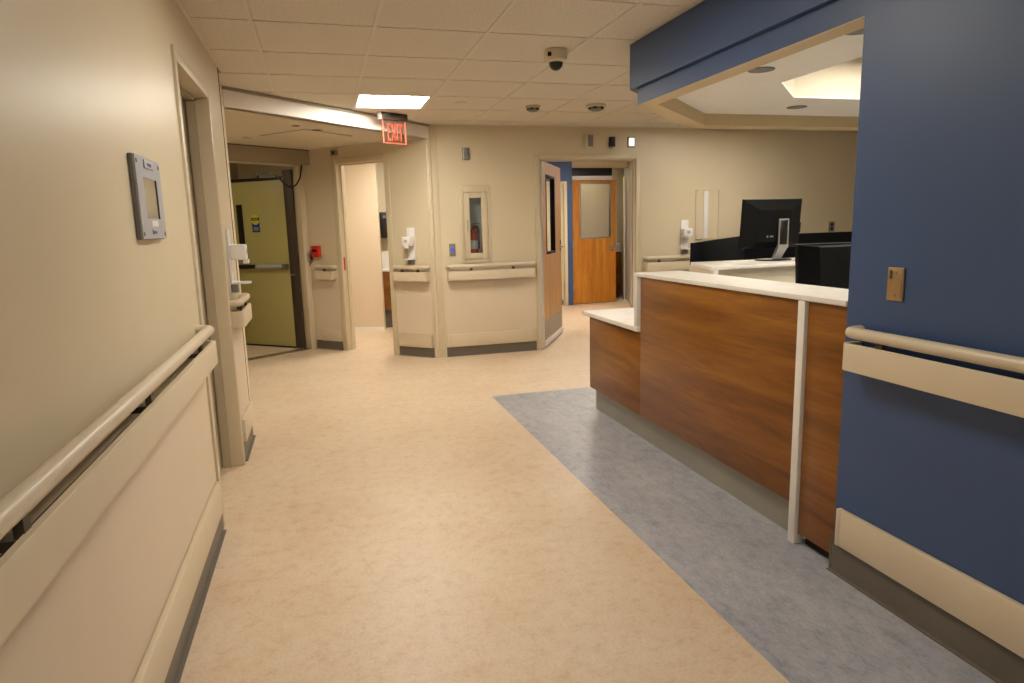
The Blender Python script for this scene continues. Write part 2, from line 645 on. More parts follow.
inn2 = [(1.95, 0.02), (1.95, 3.77), (2.765, 4.61), (6.1, 4.61), (6.1, 0.02)]
ring('upper_fascia', 'blue', upper, inn2, 2.181, 2.4375, ws)
boxes('upper_fascia', 'blue', ws, (SOF, XB, -4.2, oy, 2.181, 2.4375))
ring('lower_fascia', 'blue', outer, inn2, 2.086, 2.181, ws)
ring('soffit_underside', 'gypwarm', outer, inner, 2.083, 2.0862, ws)
ring('tray_side', 'gypwarm', inn2, inner, 2.0862, 2.20, ws)
hole = [(2.62, 1.2), (2.62, 3.483), (3.02, 3.885), (4.6, 3.885), (5.0, 3.483), (5.0, 1.2)]
tb = bmesh.new()
for a in ([(1.96, 0.05), (6.05, 0.05), (6.05, 1.2), (1.96, 1.2)], [(1.96, 1.2), (2.62, 1.2), (2.62, 3.483), (1.96, 3.8)],
          [(5.0, 1.2), (6.05, 1.2), (6.05, 3.885), (5.0, 3.483)], [(1.96, 3.8), (2.62, 3.483), (3.02, 3.885), (2.75, 4.6)],
          [(2.75, 4.6), (3.02, 3.885), (4.6, 3.885), (6.05, 4.6)], [(4.6, 3.885), (5.0, 3.483), (6.05, 3.885), (6.05, 4.6)]):
    bm_prism(tb, a, 2.165, 2.175)
link_mesh('tray_ceiling', tb, 'tray', ws)
hole_out = [(2.60, 1.18), (2.60, 3.49), (3.01, 3.905), (4.61, 3.905), (5.02, 3.49), (5.02, 1.18)]
ring('cove_side', 'gyp', hole_out, hole, 2.175, 2.44, ws)
prism('cove_top', 'gyp', ws, hole_out, 2.44, 2.46)
troffer('ceiling_light', 'lit square ceiling light panel in the bright cove over the reception desk', 3.45, 3.25, 2.415, 'troffer')
troffer('ceiling_light', 'added fill light panel, unseen in the cove, farther from the bright cove corner', 4.45, 2.4, 2.415, 'trofferb')  # second cove panel, added out of view to brighten the desk recess


def downlight(label, x, y, z, r=0.068):
    t = thing('recessed_downlight', label, 'downlight', (x, y, z), 0, 'round recessed downlights in the tray ceiling')
    lathe('trim_ring', 'greyd', t, [(r, -0.004), (r, 0.001), (r * 0.80, 0.001), (r * 0.80, -0.003), (r * 0.9, -0.005)])
    lathe('reflector', 'silver', t, [(r * 0.80, -0.002), (r * 0.80, -0.0015), (r * 0.1, -0.0012), (r * 0.1, -0.002)])
    lathe('lens', 'dark', t, [(r * 0.72, -0.0034), (r * 0.72, -0.0022), (0.001, -0.0022), (0.001, -0.0034)])
    return t


for x, y in ((2.285, 3.205), (3.30, 4.207), (2.24, 2.48)):
    downlight({2.285: 'dark round recessed downlight close to the bright cove corner', 3.30: 'dark round recessed downlight between the cove and the far soffit edge',
               2.24: 'dark round recessed downlight by the blue wall end'}[x], x, y, 2.165)


# ------------------------------------------------------------------ baseboards
def basebd(name, loc, rotz, spans, h=0.105):
    o = empty(name, loc, rotz)
    struct(o)
    bm = bmesh.new()
    for a, b in spans:
        bm_box(bm, a, b, -0.008, 0.0, 0, h)
        bm_prism(bm, [(a, -0.024), (b, -0.024), (b, -0.008), (a, -0.008)], 0, 0.005)
    link_mesh('rubber_base', bm, 'base', o)
    return o


basebd('baseboard_left', (XL, 0, 0), 90, [(-4.2, 3.27), (4.285, 4.83)])
basebd('baseboard_right', (XB, 0, 0), -90, [(-2.08, 4.2)], 0.125)
boxes('base_end', 'base', bpy.data.objects['baseboard_right'], (-2.085, -2.075, -0.01, 0.12, 0, 0.125))
basebd('baseboard_back', (0, YB, 0), 0, [(1.25, 2.275), (3.56, 7.1)])
basebd('baseboard_angled', (*W45_O, 0), W45_A, [(0.02, D4[0] - 0.08), (D4[1] + 0.08, W45_L - 0.01)])


# ------------------------------------------------------------------ handrails and wall guards
def handrail(label, loc, rotz, L, brackets, out=0.078, zt=0.930, zb=0.832):
    t = thing('handrail', label, 'handrail', loc, rotz, 'beige wall handrails')
    # bumper board: a bent strip seen from above
    a = smooth_path([(0.0, 0, 0), (0.0, -out, 0), (L, -out, 0), (L, 0, 0)], 0.03)
    th = 0.018
    b = smooth_path([(th, 0, 0), (th, -out + th, 0), (L - th, -out + th, 0), (L - th, 0, 0)], 0.014)
    bm = bmesh.new()
    n = len(a)
    lo_a = [bm.verts.new((p.x, p.y, zb)) for p in a]
    hi_a = [bm.verts.new((p.x, p.y, zt - 0.004)) for p in a]
    hi_a2 = [bm.verts.new((p.x * 0.999 + q.x * 0.001, p.y + (0.004 if -out + 0.001 > p.y else 0), zt)) for p, q in zip(a, b)]
    lo_b = [bm.verts.new((p.x, p.y, zb)) for p in b]
    hi_b = [bm.verts.new((p.x, p.y, zt)) for p in b]
    for k in range(n - 1):
        for s, u in ((lo_a, hi_a), (hi_a, hi_a2), (hi_a2, hi_b), (hi_b, lo_b), (lo_b, lo_a)):
            bm.faces.new((s[k], s[k + 1], u[k + 1], u[k]))
    bmesh.ops.recalc_face_normals(bm, faces=bm.faces[:])
    link_mesh('bumper_board', bm, 'guard', t, smooth=True)
    r = 0.0215
    path = smooth_path([(0.012, 0, 0.980), (0.012, -out + r, 0.980), (L - 0.012, -out + r, 0.980), (L - 0.012, 0, 0.980)], 0.03)
    tube('grip_rail', 'tube', t, path, r)
    for x in brackets:
        boxes('bracket', 'brown', t, (x - 0.02, x + 0.02, -0.058, 0.0, 0.905, 0.922), (x - 0.014, x + 0.014, -0.062, -0.046, 0.92, 0.965))
    boxes('gap_shade_strip', 'dark', t, (0.03, L - 0.03, -0.055, -0.03, 0.85, 0.905))  # dark strip stands in for the shade in the hollow behind the board
    return t


def guard(label, loc, rotz, L, z0=0.12, z1=0.262, out=0.026):
    t = thing('wall_guard', label, 'wall guard', loc, rotz, 'beige low wall guards')
    boxes('guard_board', 'guard', t, (0.02, L - 0.02, -out, -0.001, z0, z1), bev=0.006)
    boxes('end_cap', 'tube', t, (0, 0.022, -out - 0.001, -0.001, z0 - 0.001, z1 + 0.001), bev=0.006)
    boxes('end_cap', 'tube', t, (L - 0.022, L, -out - 0.001, -0.001, z0 - 0.001, z1 + 0.001), bev=0.006)
    return t


handrail('long beige handrail on the cream wall below the grey wall panel', (XL, -3.6, 0), 90, 6.79, [0.5 + 0.86 * k for k in range(8)])
guard('long beige low guard board on the cream wall below the grey wall panel', (XL + 0.002, -3.6, 0), 90, 6.83)
handrail('short beige handrail under the sanitizer at the cream wall end, past the left doorway', (XL, 4.30, 0), 90, 0.50, [0.12, 0.38])
guard('short beige low guard board at the cream wall end, past the left doorway', (XL + 0.002, 4.30, 0), 90, 0.52)
handrail('beige handrail on the blue wall', (XB, 2.014, 0), -90, 5.6, [0.16, 0.9, 1.7, 2.5, 3.3], 0.078, 0.941, 0.842)
guard('beige low guard board on the blue wall', (XB, 2.045, 0), -90, 5.6, 0.125, 0.275)
handrail('beige handrail under the fire extinguisher cabinet', (1.278, YB - 0.002, 0), 0, 0.985, [0.26, 0.73])
guard('beige low guard board under the fire extinguisher cabinet', (1.272, YB - 0.002, 0), 0, 0.99, 0.105, 0.245)
p = w45(1.262, -0.002)
handrail('short beige handrail under the sanitizer beside the narrow doorway', p, W45_A, 0.445, [0.12, 0.33])
guard('short beige low guard board beside the narrow doorway, below the sanitizer', p, W45_A, 0.445, 0.105, 0.25)
p = w45(0.125, -0.002)
handrail('short beige handrail under the red alarm pull station', p, W45_A, 0.275, [0.14])
guard('short beige low guard board below the red alarm pull station', p, W45_A, 0.285, 0.105, 0.25)
handrail('beige handrail on the back wall behind the reception desk', (3.60, YB, 0), 0, 2.6, [0.17, 0.9, 1.7])
guard('beige low guard board on the back wall behind the reception desk', (3.60, YB, 0), 0, 2.6, 0.105, 0.245)
cg = thing('corner_guard', 'tall cream corner guard strip at the wall corner beside the fire extinguisher cabinet', 'corner guard', (1.12, YB, 0))
boxes('guard_strip', 'guard', cg, (0.0, 0.115, -0.009, 0.0, 0.0, 2.43), bev=0.003)
boxes('guard_strip', 'guard', cg, (-0.004, 0.006, -0.007, 0.03, 0.0, 2.43), bev=0.003)


# ------------------------------------------------------------------ doors
def door_frame(root, x0, x1, zh, depth=0.13, face=0.05, mat='frame', revmat='frame', front=-0.012):
    """jambs and head around a clear opening, in the wall's local frame"""
    for a, b in ((x0 - face, x0), (x1, x1 + face)):
        boxes('jamb', mat, root, (a, b, front, depth, 0, zh + face), bev=0.004)
    boxes('head', mat, root, (x0, x1, front, depth, zh, zh + face), bev=0.004)
    boxes('stop', revmat, root, (x0, x0 + 0.015, depth * 0.45, depth * 0.8, 0, zh), (x1 - 0.015, x1, depth * 0.45, depth * 0.8, 0, zh),
          (x0, x1, depth * 0.45, depth * 0.8, zh - 0.015, zh))


# left doorway
d1 = struct(empty('door_1', (XL, 0, 0), 90), 'cream framed doorway in the corridor wall', 'door')
door_frame(d1, D1[0], D1[1], D1[2], 0.13, 0.055, 'frame', 'taupe')
boxes('leaf', 'taupe', d1, (D1[0] + 0.006, D1[1] - 0.006, 0.115, 0.16, 0.008, D1[2] - 0.004), bev=0.002)
boxes('leaf_gap', 'dark', d1, (D1[0] - 0.01, D1[1] + 0.01, 0.165, 0.185, 0, D1[2]))

# fire doors at the end of the alcove
d2 = struct(empty('door_2', (*VD_O, 0), VD_A), 'olive cream fire door standing open with panic bar and black top strip', 'door')
boxes('jamb', 'frame', d2, (-0.075, 0.0, -0.012, 0.13, 0, 2.165), bev=0.004)
boxes('jamb', 'frame', d2, (-2.46, -2.34, -0.012, 0.13, 0, 2.165), bev=0.004)
boxes('head', 'frame', d2, (-2.34, -0.075, -0.012, 0.13, 2.135, 2.165), bev=0.004)
op = boxes('door_operator', 'greybox', d2, (-2.3, 0.07, -0.115, -0.012, 2.14, 2.30), bev=0.003)
boxes('operator_seam', 'dark', op, (-2.3, 0.06, -0.117, -0.10, 2.296, 2.3045))
boxes('threshold', 'steel', d2, (-2.34, -0.075, 0.0, 0.12, 0.0, 0.006))
hinge = vd(-0.078, 0.10)
tip = (-0.945, 8.96)
la = math.degrees(math.atan2(tip[1] - hinge[1], tip[0] - hinge[0]))
leaf2 = boxes('leaf', 'olive', d2, (0.13, 1.12, -0.022, 0.022, 0.008, 2.03), bev=0.002)
inv = math.radians(la - VD_A)
leaf2.location = (-0.078, 0.10, 0)
leaf2.rotation_euler = (0, 0, inv)
# the local +y side of this leaf faces the corridor
boxes('edge_strip', 'brown', leaf2, (0.0, 0.13, -0.022, 0.024, 0.0, 2.10), bev=0.002)
boxes('top_strip', 'black', leaf2, (0.14, 1.12, 0.0225, 0.034, 1.995, 2.032), bev=0.002)
boxes('vision_frame', 'black', leaf2, (0.80, 0.895, 0.0225, 0.028, 1.20, 1.73), bev=0.002)
boxes('sweep', 'dark', leaf2, (0.13, 1.12, 0.0225, 0.029, 0.0, 0.018))
tube('panic_bar', 'greyp', leaf2, [(0.18, 0.055, 0.985), (0.62, 0.055, 0.985)], 0.025)
boxes('panic_bar_latch', 'black', leaf2, (0.62, 1.05, 0.0225, 0.07, 0.962, 1.008), bev=0.006)
boxes('bar_bracket', 'steel', leaf2, (0.14, 0.20, 0.0225, 0.085, 0.95, 1.02), bev=0.006)
boxes('closer_arm', 'greyd', leaf2, (0.30, 0.56, 0.03, 0.05, 2.055, 2.075), (0.50, 0.54, 0.0, 0.05, 2.03, 2.09), bev=0.002)
dec = boxes('caution_decal', 'bluedec', leaf2, (0.545, 0.665, 0.0221, 0.0232, 1.395, 1.52))
bm = bmesh.new()
bm_lathe(bm, [(0.062, 0.0222), (0.062, 0.0240), (0.001, 0.0240)], axis='y', c=(0.605, 0, 1.545), seg=24)
link_mesh('decal_disc', bm, 'yellow', dec)
boxes('decal_band', 'black', dec, (0.542, 0.668, 0.0241, 0.0248, 1.535, 1.568))
boxes('decal_line', 'greyp', dec, (0.558, 0.652, 0.0249, 0.0252, 1.546, 1.557), (0.565, 0.645, 0.0233, 0.0236, 1.44, 1.452), (0.565, 0.645, 0.0233, 0.0236, 1.418, 1.428))


def leaf_to_d2(x, y, z):
    c, s = math.cos(inv), math.sin(inv)
    return (-0.078 + x * c - y * s, 0.10 + x * s + y * c, z)


pts = smooth_path([(-0.30, 0.09, 2.02), (-0.315, -0.03, 1.955), (-0.264, -0.05, 1.90), (-0.213, -0.05, 1.885), (-0.144, -0.05, 1.914), (-0.083, -0.05, 1.994), (-0.046, -0.05, 2.15)], 0.02)
tube('loop_cable', 'black', d2, pts, 0.009, 8)
a, b = Vector(leaf_to_d2(0.13, 0.04, 0.90)), Vector((-0.005, -0.03, 1.02))
pts = []
for k in range(11):
    t = k / 10
    q = a.lerp(b, t)
    q.z -= 0.07 * math.sin(PI * t)
    pts.append(q)
tube('armoured_cable', 'steel', d2, pts, 0.007, 8)
mg = boxes('door_holder', 'steel', d2, (-0.04, 0.01, -0.045, -0.012, 1.03, 1.14), bev=0.004)
boxes('holder_face', 'black', mg, (-0.02, 0.012, -0.05, -0.045, 1.06, 1.13), bev=0.002)


# back doorway with half-glazed wooden leaf
d3 = struct(empty('door_3', (0, YB, 0), 0), 'pale oak door with tall glass pane and kick plate standing open', 'door')
door_frame(d3, D3[0], D3[1], D3[2], 0.13, 0.055)
boxes('frame_lip', 'white', d3, (D3[0], D3[0] + 0.006, 0.02, 0.05, 0, D3[2]), (D3[1] - 0.006, D3[1], 0.02, 0.05, 0, D3[2]), (D3[0], D3[1], 0.02, 0.05, D3[2] - 0.006, D3[2]))


def glazed_leaf(parent, mat, wdt, hgt, win, frame_mat, th=0.045, side=1, **kw):
    """leaf from the hinge at local x=0; faces at y = +-th/2"""
    lf = holed_box('leaf', mat, parent, (0.0, wdt, 0.012, hgt), win, -th / 2, th / 2)
    f = 0.022
    holed_box('glazing_bead', frame_mat, lf, (win[0] - f, win[1] + f, win[2] - f, win[3] + f), (win[0] + 0.004, win[1] - 0.004, win[2] + 0.004, win[3] - 0.004), -th / 2 - 0.006, th / 2 + 0.006, bev=0.002)
    boxes('pane', 'clear', lf, (win[0], win[1], -0.003, 0.003, win[2], win[3]))
    return lf


def lever(parent, x, z, y, sgn, direction):
    h = empty('lever_handle')
    h.parent = parent
    bm = bmesh.new()
    bm_lathe(bm, [(0.026, 0.0), (0.026, 0.008 * sgn), (0.02, 0.012 * sgn)], axis='y', c=(x, y, z), seg=18)
    bm_tube(bm, smooth_path([(x, y, z), (x, y + 0.05 * sgn, z), (x + 0.115 * direction, y + 0.05 * sgn, z)], 0.02), 0.009, 10)
    C.objects.unlink(h)
    bpy.data.objects.remove(h)
    return link_mesh('lever_handle', bm, 'steel', parent, smooth=True)


lf3 = glazed_leaf(d3, 'dwood2', 1.14, 2.085, (0.21, 0.70, 1.08, 1.93), 'blacks')
lf3.location = (D3[0] + 0.02, 0.04, 0)
lf3.rotation_euler = (0, 0, math.radians(60.0))
boxes('kick_plate', 'kick', lf3, (0.03, 1.11, -0.0245, -0.0226, 0.10, 0.31))
boxes('bottom_rail', 'white', lf3, (0.01, 1.135, -0.034, -0.0226, 0.02, 0.085), bev=0.003)
boxes('hinge_edge', 'white', lf3, (-0.004, 0.0, -0.022, 0.022, 0.012, 2.085))
lever(lf3, 1.07, 1.12, -0.0225, -1, -1)
lever(lf3, 1.07, 1.12, 0.0225, 1, -1)
boxes('lock_case', 'brown', lf3, (1.045, 1.095, -0.03, -0.0226, 1.06, 1.20), bev=0.004)

# ------------------------------------------------------------------ room behind the back doorway
struct(prism('wall_inner_cream', 'wall', None, [(2.62, 10.95), (3.62, 10.95), (3.62, 11.07), (2.62, 11.07)], 0, 2.46))
struct(boxes('wall_inner_blue', 'blue', None, (4.07, 4.17, 10.93, 11.05, 0, 2.46), (3.62, 4.07, 10.93, 11.05, 2.10, 2.46)))
d5 = struct(empty('door_4', (0, 10.93, 0), 0), 'cream framed inner doorway in the blue wall', 'door')
door_frame(d5, 3.67, 4.02, 2.05, 0.12, 0.055)
boxes('leaf', 'frame', d5, (3.675, 4.015, 0.07, 0.11, 0.008, 2.045))
boxes('leaf_base', 'base', d5, (3.675, 4.015, 0.064, 0.07, 0.008, 0.10))
struct(boxes('wall_inner_left', 'wall', None, (2.52, 2.62, YB + 0.7 + 1.0, 11.0, 0, 2.46), (1.6, 2.62, 8.74, 8.84, 0, 2.46)))
struct(prism('wall_inner_right', 'grey', None, [(4.93, 10.16), (5.50, 11.72), (5.60, 11.69), (5.03, 10.12)], 0, 2.46))
struct(prism('wall_inner_right', 'grey', None, [(3.56, 7.27), (4.93, 10.16), (5.03, 10.12), (3.66, 7.26)], 0, 2.46))
struct(boxes('wall_inner_back', 'wall', None, (4.17, 5.7, 12.0, 12.1, 0, 2.46)))
struct(boxes('wall_inner_header', 'wall', None, (4.17, 5.3, 11.06, 11.16, 2.335, 2.46)))
tk = thing('door_track', 'black sliding track above the inner oak door', 'door track', (4.19, 11.06, 2.20))
boxes('track_body', 'black', tk, (0.0, 0.76, -0.03, 0.0, 0.0, 0.13), bev=0.004)
boxes('track_cover', 'white', tk, (0.0, 0.76, -0.025, 0.0, -0.075, -0.002), bev=0.003)
d6 = struct(empty('door_5', (4.19, 11.0, 0), 2.5), 'honey oak inner door with tall glass pane and lever', 'door')
lf6 = glazed_leaf(d6, 'dwood', 0.82, 2.125, (0.155, 0.715, 1.155, 2.065), 'steel')
lever(lf6, 0.76, 0.95, -0.0225, -1, -1)
boxes('lock_plate', 'steel', lf6, (0.742, 0.778, -0.028, -0.0226, 0.90, 1.08), bev=0.003)
for z in (0.3, 1.05, 1.85):
    boxes('hinge', 'steel', lf6, (-0.03, 0.02, -0.035, -0.02, z - 0.055, z + 0.055), bev=0.003)
struct(prism('ceiling', 'gyp', None, [(1.6, 7.26), (3.6, 7.26), (5.7, 11.6), (5.7, 12.1), (1.6, 12.1)], 2.46, 2.50), 'plain ceiling of the room behind the oak doors', 'ceiling')
troffer('ceiling_light', 'lit square ceiling light panel in the room behind the oak doors', 3.75, 9.2, 2.43, 'trofferf')
troffer('ceiling_light', 'lit square ceiling light panel past the inner oak door', 4.75, 11.5, 2.43, 'trofferd')
cb = thing('wooden_cabinet', 'low wooden cabinet against the grey wall beside the inner oak door', 'cabinet', (4.62, 11.62, 0))
boxes('body', 'cwood', cb, (0.0, 0.78, 0.0, 0.37, 0.09, 0.86), bev=0.004)
boxes('toe_kick', 'base', cb, (0.02, 0.76, 0.04, 0.37, 0.0, 0.09))
boxes('door', 'cwood', cb, (0.40, 0.77, -0.018, -0.001, 0.1, 0.85), bev=0.003)
boxes('door', 'cwood', cb, (0.01, 0.38, -0.018, -0.001, 0.1, 0.85), bev=0.003)
boxes('top', 'solid', cb, (-0.01, 0.79, -0.03, 0.37, 0.86, 0.89), bev=0.003)
bx = thing('tissue_box', 'white box standing on the cabinet beside the inner oak door', 'box', (5.32, 11.70, 0.891))
boxes('carton', 'white', bx, (-0.09, 0.06, -0.06, 0.06, 0, 0.12), bev=0.004)
boxes('slot', 'greyp', bx, (-0.05, 0.02, -0.02, 0.02, 0.1201, 0.121))
sj = thing('door_jamb_strip', 'cream upright door casing on the grey inner wall', 'casing', (5.36, 11.36, 0), 70)
boxes('casing_board', 'frame', sj, (-0.09, 0.09, 0.005, 0.035, 0.0, 2.2), bev=0.004)
boxes('casing_foot', 'base', sj, (-0.09, 0.09, 0.036, 0.042, 0.0, 0.11))

# ------------------------------------------------------------------ narrow doorway in the angled wall and the room behind it
d7 = struct(empty('door_6', (*W45_O, 0), W45_A), 'cream framed narrow doorway into a bright room', 'door')
door_frame(d7, D4[0], D4[1], D4[2], 0.13, 0.065)
boxes('strike_label', 'red', d7, (D4[0] + 0.0005, D4[0] + 0.0025, 0.015, 0.04, 0.935, 1.085))
struct(prism('wall_partition', 'sheet', None, [(-0.9, 9.96), (0.785, 9.435), (0.81, 9.525), (-0.87, 10.05)], 0, 2.44))
pb = struct(prism('baseboard_partition', 'white', None, [(-0.9, 9.95), (0.782, 9.426), (0.785, 9.434), (-0.9, 9.959)], 0, 0.05))
struct(boxes('wall_washroom', 'wall', None, (0.5, 2.4, 9.95, 10.05, 0, 2.44)))
struct(boxes('wall_washroom', 'wall', None, (2.3, 2.4, 7.4, 9.95, 0, 2.44)))
struct(prism('wall_washroom', 'wall', None, [w45(0.06, 0.13)[:2], (-0.9, 9.96), (-1.0, 9.96), w45(-0.04, 0.13)[:2]], 0, 2.44))
struct(prism('ceiling', 'gyp', None, [w45(0.0, 0.125)[:2], w45(W45_L - 0.1, 0.125)[:2], (1.3, 7.3), (2.4, 7.3), (2.4, 10.05), (-0.9, 10.05)], 2.44, 2.48), 'plain ceiling of the bright room behind the narrow doorway', 'ceiling')
troffer('ceiling_light', 'lit square ceiling light panel in the bright room behind the narrow doorway', 1.15, 8.55, 2.41, 'trofferb')
wc = thing('wash_counter', 'wooden wash counter with white splashback in the bright room', 'cabinet', (0.80, 9.62, 0))
boxes('body', 'cwood', wc, (0.0, 1.2, 0.0, 0.32, 0.26, 0.80), bev=0.004)
boxes('toe_kick', 'base', wc, (0.0, 1.2, 0.05, 0.32, 0.0, 0.26))
boxes('top', 'solid', wc, (-0.01, 1.21, -0.02, 0.32, 0.80, 0.83), bev=0.003)
boxes('splashback', 'solid', wc, (-0.01, 1.21, 0.30, 0.325, 0.83, 1.08), bev=0.003)
td = thing('towel_dispenser', 'black paper towel dispenser on the wall of the bright room', 'towel dispenser', (0.99, 9.95, 1.27))
boxes('housing', 'black', td, (-0.16, 0.16, -0.22, 0.0, 0.0, 0.36), bev=0.02)
boxes('front_window', 'greyd', td, (-0.12, 0.12, -0.226, -0.221, 0.27, 0.31), bev=0.002)

# ------------------------------------------------------------------ space beyond the fire doors
struct(boxes('wall_beyond', 'wall', None, (-3.4, -0.35, 11.2, 11.3, 0, 2.46)))
struct(boxes('wall_beyond', 'wall', None, (-3.4, -3.3, 6.6, 11.2, 0, 2.46)))
struct(prism('wall_beyond', 'wall', None, [vd(0.0, 0.125)[:2], (-0.35, 11.2), (-0.25, 11.2), vd(0.08, 0.125)[:2]], 0, 2.46))
struct(prism('ceiling', 'gyp', None, [vd(-0.0, 0.13)[:2], vd(-2.6, 0.13)[:2], (-3.4, 6.6), (-3.4, 11.3), (-0.3, 11.3)], 2.46, 2.5), 'plain ceiling beyond the fire doors', 'ceiling')
troffer('ceiling_light', 'dim square ceiling light panel beyond the fire doors', -1.65, 8.1, 2.43, 'trofferd')

# ------------------------------------------------------------------ reception desk
desk = thing('reception_desk', 'walnut laminate reception desk with grey kick plate and white post', 'reception desk', (1.9, 2.08, 0))
XW = 0.0                                                       # wood face in local x; local y = world y - 2.08


def dbox(name, mat, x0, x1, y0, y1, z0, z1, bev=0.0, parent=None):
    return boxes(name, mat, parent or desk, (x0 - 1.9, x1 - 1.9, y0 - 2.08, y1 - 2.08, z0, z1), bev=bev)


dbox('wood_panel', 'cwood', 1.90, 1.92, 2.343, 3.807, 0.17, 1.06, 0.0015)
dbox('wood_panel', 'cwood', 1.90, 1.92, 3.8085, 4.645, 0.17, 0.713, 0.0015)
dbox('wood_panel', 'cwood', 1.90, 1.92, 2.082, 2.296, 0.05, 1.06, 0.0015)
dbox('end_panel', 'cwood', 1.921, 2.30, 4.625, 4.645, 0.19, 0.713, 0.0015)
dbox('white_post', 'solid', 1.884, 1.93, 2.300, 2.342, 0.0, 1.06, 0.003)
dbox('kick_plate', 'kick', 1.942, 1.96, 2.343, 4.625, 0.0, 0.175)
dbox('kick_plate', 'kick', 1.961, 2.28, 4.612, 4.625, 0.0, 0.17)
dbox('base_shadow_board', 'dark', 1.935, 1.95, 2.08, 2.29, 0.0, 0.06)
dbox('inner_body', 'solid', 1.961, 2.18, 2.082, 3.80, 0.0, 1.06)
dbox('inner_body', 'solid', 1.961, 2.28, 3.801, 4.60, 0.0, 0.712)
dbox('inner_leg', 'solid', 2.86, 2.90, 2.15, 3.85, 0.0, 0.712)

wt = thing('worktop', 'white stone worktop stepping down at the far end of the reception desk', 'worktop', (1.88, 2.08, 0))


def tpoly(name, pts, z0, z1):
    return prism(name, 'solid', wt, [(x - 1.88, y - 2.08) for x, y in pts], z0, z1, bev=0.003)


tpoly('upper_slab', [(1.884, 2.078), (2.205, 2.078), (2.205, 3.868), (1.884, 3.868)], 1.0615, 1.0835)
tpoly('waterfall_end', [(1.884, 3.828), (2.205, 3.828), (2.205, 3.868), (1.884, 3.868)], 0.744, 1.0612)
tpoly('lower_slab', [(1.878, 3.815), (2.206, 3.815), (2.206, 2.10), (2.92, 2.10), (2.92, 3.95), (2.56, 3.95), (2.56, 4.735), (1.878, 4.735)], 0.714, 0.7435)

# far counter with black privacy screens
fd = thing('staff_counter', 'white raised staff counter with black privacy screens against the back', 'counter', (2.6, 4.13, 0))


def fpoly(name, mat, pts, z0, z1, bev=0.0):
    return prism(name, mat, fd, [(x - 2.6, y - 4.13) for x, y in pts], z0, z1, bev=bev)


fpoly('counter_top', 'solid', [(2.60, 4.13), (5.2, 4.40), (5.2, 4.70), (2.785, 4.72)], 1.05, 1.075, 0.003)
fpoly('end_board', 'gyp', [(2.605, 4.14), (2.635, 4.14), (2.815, 4.74), (2.79, 4.74)], 0.0, 1.049)
fpoly('front_edge', 'solid', [(2.62, 4.135), (2.66, 4.138), (2.67, 4.17), (2.63, 4.165)], 0.0, 1.049, 0.003)
fpoly('back_board', 'gyp', [(2.66, 4.20), (5.1, 4.45), (5.1, 4.49), (2.67, 4.24)], 0.0, 1.049)
fpoly('privacy_screen', 'navy', [(2.82, 4.745), (4.34, 6.27), (4.318, 6.29), (2.805, 4.765)], 0.65, 1.222, 0.002)
fpoly('privacy_screen', 'navy', [(4.335, 6.27), (6.7, 6.45), (6.7, 6.48), (4.33, 6.30)], 0.65, 1.226, 0.002)
fpoly('back_run', 'solid', [(5.205, 6.0), (6.7, 6.1), (6.7, 6.44), (5.205, 6.33)], 1.05, 1.075, 0.003)
fpoly('back_run_body', 'gyp', [(5.205, 6.05), (6.65, 6.15), (6.65, 6.42), (5.205, 6.31)], 0.0, 1.049)
pp = tag(prism('paper_sheet', 'paper', None, [(2.98, 4.44), (3.22, 4.50), (3.20, 4.66), (2.96, 4.60)], 1.0752, 1.079), 'white paper sheets lying on the staff counter by the monitor', 'paper')


